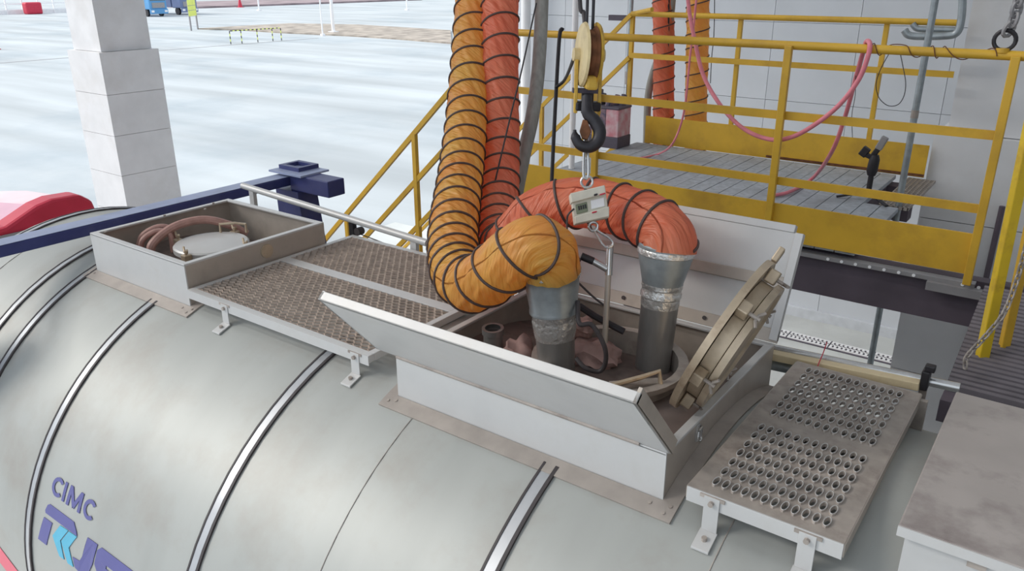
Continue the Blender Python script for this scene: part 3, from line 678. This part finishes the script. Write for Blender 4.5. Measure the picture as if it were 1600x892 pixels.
def chain(label, pts, n, r, mm, name='chain'):
    S = spline(pts,20); L=[0]
    for i in range(1,len(S)): L.append(L[-1]+(S[i]-S[i-1]).length)
    tot=L[-1]; stp=tot/n; t = thing(name,label,'chain',S[-1])
    for i in range(n):
        def pos(d):
            for k in range(1,len(S)):
                if L[k]>=d: return S[k-1].lerp(S[k],(d-L[k-1])/(L[k]-L[k-1]+1e-9))
            return S[-1]
        c = pos((i+.5)*stp); d = (pos((i+1)*stp)-pos(i*stp)).normalized(); s_ = d.orthogonal().normalized()
        if i%2: s_ = d.cross(s_)
        l = stp*.5+r*1.4; wd = r*2.3
        path = [c+d*(l-wd)*.9*sx+ (d*math.cos(a)+s_*math.sin(a))*wd for sx,angs in ((1,(90,45,0,-45,-90)),(-1,(-90,-135,180,135,90))) for a in map(math.radians,angs)]
        MB().tube(path,r,6,closed=True).build('link',mm,t)
    return t
chain('short bright chain lying at the front corner of the larger box',[at(1012,660,2.35),at(1030,668,2.33),at(1045,676,2.3)],7,.0018,'steel_bright')

# ================================================================== crane hook and load scale
hk = thing('crane_hook_block','yellow crane pulley block with black hook hanging from ropes','hook',at(918,235,3.0))
D = 2.78; s = D/FOC
def H(px,py,dd=0): return at(px,py,D+dd)
def outline(pts, dd0, dd1, nm, mm, bev=.004):
    P = [H(x,y,dd0) for x,y in pts]; return MB().prism(P,FW*(dd1-dd0)).build(nm,mm,hk,smooth=False,bevel=bev)
oval = [(921+14*math.sin(a),86-46*math.cos(a)) for a in [i*2*PI/20 for i in range(20)]]
bd = RT.cross(V((0,0,1))).normalized()
ax = (RT*.98+FW*.15).normalized(); cen = H(920,86)
MB().lathe(cen-ax*.02,cen-ax*.034,[(0,.001),(0,.11),(.6,.105),(1,.08),(1,.001)],n=36).build('cheek_plate','hook_cream',hk)
MB().lathe(cen+ax*.02,cen+ax*.034,[(0,.001),(0,.11),(.6,.105),(1,.08),(1,.001)],n=36).build('cheek_plate','hook_yellow',hk)
MB().lathe(cen-ax*.018,cen+ax*.018,[(0,.001),(0,.098),(.3,.085),(.7,.085),(1,.098),(1,.001)],n=36).build('sheave','rust',hk)
MB().cyl(cen-ax*.055,cen+ax*.055,.022,n=16).build('axle','hook_cream',hk)
b3 = MB(); bj2 = ax.cross(V((0,0,1))).normalized()
b3.slab(cen-ax*.022-V((0,0,.112))-bj2*.07,ax*.044,bj2*.14,V((0,0,.05))); b3.build('lower_guard','hook_yellow',hk,smooth=False,bevel=.01)
for sx in (-1,1): MB().bar(cen+ax*.043*sx,cen+ax*.043*sx-V((0,0,.2)),.012,.03,up=FW).build('side_strap','hook_yellow',hk,smooth=False,bevel=.002)
zz = V((0,0,1))
MB().bar(cen-zz*.122-ax*.055,cen-zz*.122+ax*.055,.02,.016).build('spacer','bin_dark',hk,smooth=False)
MB().bar(cen-zz*.175-ax*.045,cen-zz*.175+ax*.045,.05,.032).build('crosshead','iron',hk,smooth=False,bevel=.006)
MB().cyl(cen-zz*.13,cen-zz*.2,.022,n=16).build('hook_nut','iron',hk)
hp = [H(917,150),H(917,165),H(919,178),H(930,190),H(937,206),H(933,222),H(920,230),H(906,226),H(899,214),H(898,203)]
MB().tube(spline(hp,6),[.017+.006*math.sin(PI*min(1,i/45)) if i<48 else max(.006,.02-.0025*(i-47)) for i in range(55)],12).build('hook','iron',hk)
MB().prism([H(x,y,-.01) for x,y in ((911,186),(918,188),(924,205),(918,218),(910,216),(906,204))],FW*.02).build('hook_latch','rust',hk,smooth=False,bevel=.003)
for x in (915,924.5):
    a = H(x+1,62); MB().cyl(a,a+V((0,0,2.6)),.0055,n=8).build('rope','iron',hk)
tag(MB().tube(spline([H(905,-160,.05),H(906,0,.05),H(912,20,.05),H(914,42,.03)],6),.008,8).build('power_cable','rubber'),'thick black cable curving down to the pulley block','cable')
ls = thing('crane_scale','ivory digital hanging scale under the crane hook','scale',at(921,345,2.82)); D = 2.82
rng = spline([H(916,205),H(918,235),H(919,262),H(918,277),H(913,277),H(912,262),H(913,235),H(914,206)],5)
MB().tube(rng,.006,8).build('upper_link','steel_bright',ls)
rg = [H(917+9*math.cos(a),284+9*math.sin(a)) for a in [i*2*PI/16 for i in range(16)]]; MB().tube(rg,.0045,8,closed=True).build('eye_ring','steel_bright',ls)
def face(pts,d0,d1,nm,mm): return MB().prism([H(x,y,d0) for x,y in pts],FW*(d1-d0)).build(nm,mm,ls,smooth=False,bevel=.003)
face([(892,303),(945,289),(952,340),(898,351)],-.012,.04,'case','ivory')
face([(891,302),(945,289),(947,302),(893,317)],-.03,.05,'top_band','ivory')
face([(898,338),(952,322),(952,338),(899,350)],-.03,.05,'bottom_band','ivory')
face([(899,320),(917,315),(919,330),(901,335)],-.016,-.011,'display','lcd')
face([(923,313),(944,308),(945,322),(924,327)],-.016,-.011,'label_plate','white_paint')
for k in range(4): face([(903+k*3.4,322-k*.9),(905.4+k*3.4,321.4-k*.9),(906.6+k*3.4,328-k*.9),(904.2+k*3.4,328.6-k*.9)],-.018,-.0155,'digit','black')
face([(928,303),(934,301.5),(934,305),(928,306.5)],-.034,-.028,'button','black')
face([(937,303),(946,300.5),(946,303),(937,305.5)],-.034,-.028,'stripe','red'); face([(925,331),(933,329),(933,331.5),(925,333.5)],-.034,-.028,'stripe','red')
rg = [H(927+7*math.cos(a),354+7*math.sin(a)) for a in [i*2*PI/16 for i in range(16)]]; MB().tube(rg,.005,8,closed=True).build('lower_ring','steel_bright',ls)
ds = thing('lifting_rod','long slim steel rod with carabiner below the scale','rod',at(946,530,3.0))
MB().tube(spline([H(925,352),H(930,363),H(944,384),H(953,386),H(958,380),H(952,372),H(936,362),H(927,353)],5),.0045,8,closed=False).build('carabiner','steel_bright',ds)
D=2.86; MB().tube([H(953,384),H(950,440),H(945,535,.05)],.011,12).build('rod','steel',ds); MB().cyl(H(953,384),H(951,430),.0135,n=12).build('sleeve','steel_bright',ds)
ty = thing('tube_handle','short silver and black tube joined sideways to the rod','tube',at(930,410,3))
MB().cyl(H(948,420),H(927,408),.013,n=12).build('tube','steel_bright',ty); MB().cyl(H(927,408),H(908,400),.014,n=12).build('grip','black',ty)
tag(MB().tube(spline([H(897,326,-.06),H(888,335,-.06),H(886,345,-.05),H(886,362,-.05)],6),.0035,6).build('signal_cable','rubber'),'thin black wire from the side of the scale','cable')
# hoses and cables hanging on the left of the block
looped('grey_hose','thick grey ribbed hose hanging right of the orange duct',[at(850,-300,4.4),at(847,-60,4.3),at(846,20,4.3),at(841,110,4.25),at(832,180,4.2),at(820,235,4.2),at(810,285,4.2),at(800,340,4.2)],.037,'hose_grey','hose',16)
looped('black_line','black hanging line left of the pulley block',[at(879,44,4.6),at(874,60,4.6),at(868,160,4.6),at(864,240,4.6),at(860,330,4.6)],.012,'black','cable',8)
looped('black_line','black cord crossing from the hook block to the hanging line',[at(905,60,3.4),at(895,95,4.0),at(882,125,4.5),at(868,137,4.6)],.009,'black','cable',8)
looped('black_line','thin black cord running diagonally across the orange duct',[at(838,5,3.95),at(815,110,3.92),at(798,180,3.88),at(772,290,3.75)],.004,'black','cable',6)

# ================================================================== platform with railings
ZD = -.1; YN, YF = 2.3, 4.45; XL, XR = -2.95, .1
pf = thing('service_platform','yellow railed steel service platform with grey deck behind the tank','platform',(-1.4,3.4,ZD))
pw = .112; np_ = int((-.45-XL)/pw); pk=None
for i in range(np_):
    x = XL+i*pw
    yy = YF-.06
    if x+pw > -.63: yy = 3.4                       # open grating takes over beside the pillar
    MB().box((x+.003,YN+.02,ZD-.03-random.uniform(0,.004)),(x+pw-.003,yy,ZD-random.uniform(0,.003))).build('deck_plank','deck',pf,smooth=False)
MB().box((XL,YN+.06,ZD-.32),(1.3,YN+.14,ZD-.06)).build('edge_beam','beam_dark',pf,smooth=False)
MB().box((XL,YN-.0,ZD-.085),(.12,YN+.12,ZD-.062)).build('beam_flange','grey_plain',pf,smooth=False)
MB().box((XL,YF-.2,ZD-.32),(-.56,YF-.05,ZD-.06)).build('edge_beam','beam_dark',pf,smooth=False)
for k in range(4): MB().box((XL+.2+k*.65,YN+.1,ZD-.25),(XL+.26+k*.65,YF-.1,ZD-.03)).build('joist','beam_dark',pf,smooth=False)
for k in range(9): MB().cyl((-.62+k*.075+(0 if k<7 else .16),YN-.001,ZD-.073),(-.62+k*.075+(0 if k<7 else .16),YN-.004,ZD-.073),.009,n=8).build('bolt','white_paint',pf)
MB().box((-.1,YN-.03,ZD-.13),(.16,YN+.02,ZD-.085)).build('hinge_block','grey_plain',pf,smooth=False)
nr = MB().box((XL,YN-.012,ZD-.01),(XR,YN,ZD+.205)).build('kick_board','yellow_paint',pf,smooth=False)
fr_ = MB().box((XL+.05,YF,ZD-.01),(-.53,YF+.012,ZD+.235)).build('kick_board','yellow_paint',pf,smooth=False)
MB().box((-1.75,YF-.02,ZD),(-.53,YF,ZD+.015)).build('red_strip','rust',pf,smooth=False)
RZ = 1.0
def rail(y,z,xa,xb,round_=False,m='yellow_paint',hgt=.045):
    if round_: return MB().cyl((xa,y,z),(xb,y,z),.023,n=12).build('rail',m,pf)
    return MB().box((xa,y-.008,z-hgt/2),(xb,y+.008,z+hgt/2)).build('rail',m,pf,smooth=False)
rail(YN,RZ-.02,XL,XR+.08,True); rail(YN,.605,XL,XR); rail(YN,.235,XL,XR)
rail(YF,1.015,-3.1,-.46,True,hgt=.04); rail(YF,.66,-3.1,-.46)
for x in (-2.156,-.975,.085): MB().box((x-.02,YN-.045,ZD-.06),(x+.02,YN-.012,RZ-.02)).build('post','yellow_paint',pf,smooth=False,bevel=.004)
for x in (-3.1,-2.1,-.97): MB().box((x-.018,YF+.012,ZD),(x+.018,YF+.048,1.01)).build('post','yellow_paint',pf,smooth=False,bevel=.004)
MB().cyl((-3.1,YF+.03,1.015),(-2.85,YF-.1,1.06),.02,n=10).build('rail','yellow_paint',pf)
lat = MB()
for k in range(7): lat.box((-.62+k*.03,3.42,ZD-.02),(-.612+k*.03,4.35,ZD))
for k in range(20): lat.box((-.62,3.42+k*.049,ZD-.02),(-.43,3.428+k*.049,ZD))
lat.build('open_grating','flange',pf,smooth=False)
for x in (-2.8,1.0): 
    for y in ((YN+.2,YF-.2) if x < 0 else (YN+.2,)): MB().box((x-.08,y-.08,ZG),(x+.08,y+.08,ZD-.3)).build('column','beam_dark',pf,smooth=False)
# stair
stt = thing('access_stair','yellow railed stair descending left from the service platform','stair',(-4,3.3,ZG))
def stl(x): return -(XL-x)*.937                        # drop per metre
xe = XL-3.6
for y,nm in ((YN,'near'),(YF,'far')):
    xs = XL if y==YN else -3.1; zt = .98 if y==YN else 1.01
    for dz,w_ in ((0,.036),(-.37,.036),(-.74,.036)):
        MB().bar((xs,y,zt+dz),(xe,y,zt+dz-(xs-xe)*.937),.03,w_).build('rail','yellow_paint',stt,smooth=False)
    MB().bar((xs,y,ZD-.1),(xe,y,ZD-.1-(xs-xe)*.937),.05,.2).build('stringer','yellow_paint',stt,smooth=False)
    for x in ((-3.78,-4.62,-5.5,-6.3) if y==YN else (-4.05,-4.95,-5.85)):
        zz0 = zt-(xs-x)*.937; MB().box((x-.018,y-.018,zz0-1.15),(x+.018,y+.018,zz0)).build('post','yellow_paint',stt,smooth=False)
for k in range(15):
    x = XL-.22*(k+1); MB().box((x-.13,YN+.03,ZD-.206*(k+1)-.03),(x+.13,YF-.03,ZD-.206*(k+1))).build('tread','deck',stt,smooth=False)
tag(MB().cyl(atz(893,263,ZD),atz(893,263,ZD)+V((0,0,3.2)),.024,n=12).build('white_pole','white_paint'),'slim white pole rising beside the yellow stair post','pole')
vp = V((-.5,3.45,0)); vt = thing('grey_pipe','long grey pipe passing down through the deck by the pillar','pipe',(vp.x,vp.y,ZG))
MB().cyl((vp.x,vp.y,ZG),(vp.x,vp.y,5),.021,n=12).build('tube','galv',vt); MB().cyl((vp.x,vp.y,.48),(vp.x,vp.y,.53),.023,n=12).build('collar','steel_dirty',vt)
dp = thing('drop_pipe','thin grey drop pipe with end valve behind the far rail','pipe',(-3.4,4.9,.3))
pp = aty(984,60,4.9); MB().cyl((pp.x,4.9,.42),(pp.x,4.9,3.5),.02,n=10).build('tube','galv',dp); MB().cyl((pp.x,4.9,.34),(pp.x,4.9,.46),.028,n=10).build('valve','flange',dp)
MB().cyl((pp.x,4.9,-.6),(pp.x,4.9,.34),.012,n=8).build('lower_hose','iron',dp); MB().box((pp.x-.22,4.86,.93),(pp.x-.02,4.9,.98)).build('arm','bin_dark',dp,smooth=False)
looped('grey_hose','grey hose hanging left of the rear red orange duct',[aty(1062,-200,4.85),aty(1050,0,4.85),aty(1040,60,4.85),aty(1022,110,4.85),aty(1013,150,4.85),aty(1010,220,4.85),aty(1008,300,4.85)],.035,'hose_grey','hose',14)
looped('black_line','black line hanging in front of the rear red orange duct',[aty(1046,-100,4.8),aty(1044,60,4.8),aty(1042,200,4.8),aty(1041,300,4.8)],.011,'black','cable',6)
looped('black_line','thin black line hanging right of the rear yellow duct',[aty(1117,-100,5.1),aty(1116,40,5.1),aty(1112,90,5.1),aty(1110,130,5.1)],.004,'black','cable',6)
# bent wall pipes
bw = thing('bent_pipes','pair of grey bent pipes on the right pillar above the rail','pipe',aty(1460,45,4.3))
yy=4.35
MB().tube(spline([aty(1503,-60,yy),aty(1504,0,yy),aty(1501,36,yy),aty(1494,52,yy),aty(1478,56,yy),aty(1440,57,yy),aty(1420,55,yy),aty(1413,47,yy)],5),.026,12).build('lower_pipe','galv',bw)
MB().tube(spline([aty(1497,47,yy+.08),aty(1460,46,yy+.08),aty(1434,45,yy+.08),aty(1426,37,yy+.08)],5),.022,12).build('upper_pipe','galv',bw)
# pink hoses
yh = 2.36
looped('pink_hose','thick pink hose hanging in a long sag over the near rail',[aty(1068,-120,2.8),aty(1075,0,2.7),aty(1085,60,2.65),aty(1100,120,2.6),aty(1130,170,2.5),aty(1165,203,2.42),aty(1205,218,2.34),aty(1240,213,2.3),aty(1280,190,2.26),aty(1315,160,2.26),aty(1343,122,2.26),aty(1357,85,2.26),aty(1359,68,2.27),aty(1354,65,2.33),aty(1349,80,2.36),aty(1335,130,2.5),aty(1318,190,2.65),aty(1298,240,2.8),atz(1270,278,-.06),atz(1235,299,-.08),atz(1205,306,-.085)],.0125,'hose_pink','hose',12)
looped('pink_hose','thin pink hose dropping to the deck beside the rear yellow duct',[aty(1095,-80,3.1),aty(1086,20,3.1),aty(1078,90,3.1),aty(1071,160,3.1),aty(1062,200,3.15),aty(1048,228,3.2),atz(1030,240,-.085),atz(1005,246,-.085),atz(985,247,-.085)],.008,'hose_pink','hose',8)
tw = []
for i in range(90):
    a = i*.42; a += 2.2*math.sin(i*.13); x = -.58+i*.0065+.012*math.sin(i*.31); tw.append((x,YN+.027*math.cos(a*.8),RZ-.02+.029*math.sin(a*.8)))
tag(MB().tube(tw,.0026,5).build('red_twine','rust'),'thin red twine wound around the near top rail','string')
lp = [aty(x,y,2.3) for x,y in ((1390,82),(1376,108),(1369,130),(1372,150),(1382,162),(1393,166),(1405,162),(1413,148),(1415,128),(1411,105),(1406,80))]
tag(MB().tube(spline(lp,6),.0022,5).build('wire_loop','iron'),'thin dark wire loop hanging below the near top rail','wire')
looped('thin_wire','short thin dark wire dangling beside the thick pink hose',[aty(1337,118,2.35),aty(1336,150,2.35),aty(1331,180,2.35),aty(1332,215,2.35)],.0018,'iron','wire',5)
rg = thing('ring_shackle','dark ring shackle standing on the near top rail','ring',aty(1570,70,2.3))
c = aty(1570,63,2.3); MB().tube([c+V((.045*math.cos(a),0,.045*math.sin(a))) for a in [i*2*PI/20 for i in range(20)]],.01,8,closed=True).build('ring','iron',rg)
MB().cyl(c-V((0,0,.055)),c-V((0,0,.035)),.03,n=12).build('seat','yellow_paint',rg)
chain('heavy grey chain rising from the ring on the near rail',[c+V((0,-.005,.03)),aty(1584,30,2.3),aty(1596,-20,2.3),aty(1612,-90,2.3)],9,.0095,'grey_plain')
# tripod
tp = atz(1355,312,ZD); tt = thing('mini_tripod','small black tripod with a phone clamp on the deck','tripod',tp)
for a in (200,320,80):
    e = V((math.cos(math.radians(a)),math.sin(math.radians(a)),0))*.2; MB().bar(tp+V((0,0,.055)),tp+e+V((0,0,.008)),.022,.014).build('leg','black',tt,smooth=False,bevel=.004)
MB().cyl(tp+V((0,0,.045)),tp+V((0,0,.2)),.018,n=14).build('column','black',tt); MB().tube([tp+V((0,0,.17)),tp+V((0,0,.2)),tp+V((.005,0,.28)),tp+V((.005,0,.31))],[.026,.036,.034,.024],14).build('grip','black',tt)
def TPx(x,y): return aty(x,y,tp.y)
MB().bar(TPx(1362,246),TPx(1378,225),.03,.035).build('arm','black',tt,smooth=False,bevel=.006)
MB().bar(TPx(1372,233),TPx(1384,214),.035,.045).build('phone_clamp','grey_plain',tt,smooth=False,bevel=.006)
MB().bar(TPx(1346,243),TPx(1356,231),.04,.05).build('clamp_jaw','black',tt,smooth=False,bevel=.006)
MB().bar(TPx(1350,240),TPx(1366,248),.03,.03).build('cross_arm','black',tt,smooth=False,bevel=.006)
# bin with cans
bn = thing('printed_bin','dark printed bin full of odds and ends on the deck','bin',atz(955,232,ZD)); bc = atz(953,228,ZD)
def bb(x0,y0,z0,x1,y1,z1,nm,mm): return MB().box((bc.x+x0,bc.y+y0,ZD+z0),(bc.x+x1,bc.y+y1,ZD+z1)).build(nm,mm,bn,smooth=False,bevel=.006)
bb(-.17,-.1,0,.13,.14,.1,'base','bin_dark'); bb(-.165,-.095,.1,.0,.135,.34,'printed_side','print'); bb(0,-.095,.1,.125,.135,.34,'label_side','printpink'); bb(-.17,-.1,.34,.13,.14,.36,'rim','bin_dark')
random.seed(5)
for k in range(5):
    x=random.uniform(-.12,.08); y=random.uniform(-.05,.1); hh=random.uniform(.02,.09)
    MB().tube([(bc.x+x,bc.y+y,ZD+.35),(bc.x+x+.02,bc.y+y,ZD+.37+hh)],[.035,.025],10).build('contents',('print','bin_dark','black','flange','print')[k],bn)
# gangway on the right
gw = thing('folding_gangway','folding gangway with grey slats and yellow frame at the right edge','gangway',(.7,1.8,-.4))
ga = V((.17,2.22,-.16)); gb = V((.17,1.30,-.33)); dv = (gb-ga); ns = 26
for k in range(ns):
    o = ga+dv*(k/ns); MB().slab(o,V((1.1,0,0)),dv*(.6/ns),V((0,.004,.03))).build('slat','slat_grey',gw,smooth=False)
MB().slab(ga-V((0,0,.05)),V((.03,0,0)),dv,V((0,0,.03))).build('side_bar','beam_dark',gw,smooth=False); MB().slab(ga+V((.5,0,-.05)),V((.03,0,0)),dv,V((0,0,.03))).build('side_bar','beam_dark',gw,smooth=False)
MB().box((.17,1.2,-.42),(1.3,1.3,-.32)).build('nosing','beam_dark',gw,smooth=False); MB().box((.17,1.3,-.47),(1.3,2.2,-.4)).build('tray','beam_dark',gw,smooth=False)
MB().bar((.262,1.6,-.27),(.235,1.65,1.1),.045,.04,up=FW).build('frame_post','yellow_bright',gw,smooth=False,bevel=.004)
MB().bar((.33,1.72,-.24),(.30,1.76,1.1),.04,.03,up=FW).build('frame_post','yellow_paint',gw,smooth=False,bevel=.004)
MB().box((.2,1.57,-.3),(.45,1.62,-.265)).build('foot_plate','rust',gw,smooth=False)
chain('rusty chain slung from the gangway frame to its lower corner',[at(1606,375,3.35),at(1588,440,3.4),at(1568,490,3.4),at(1540,525,3.4),at(1512,556,3.4),at(1508,575,3.4)],24,.0042,'flange')
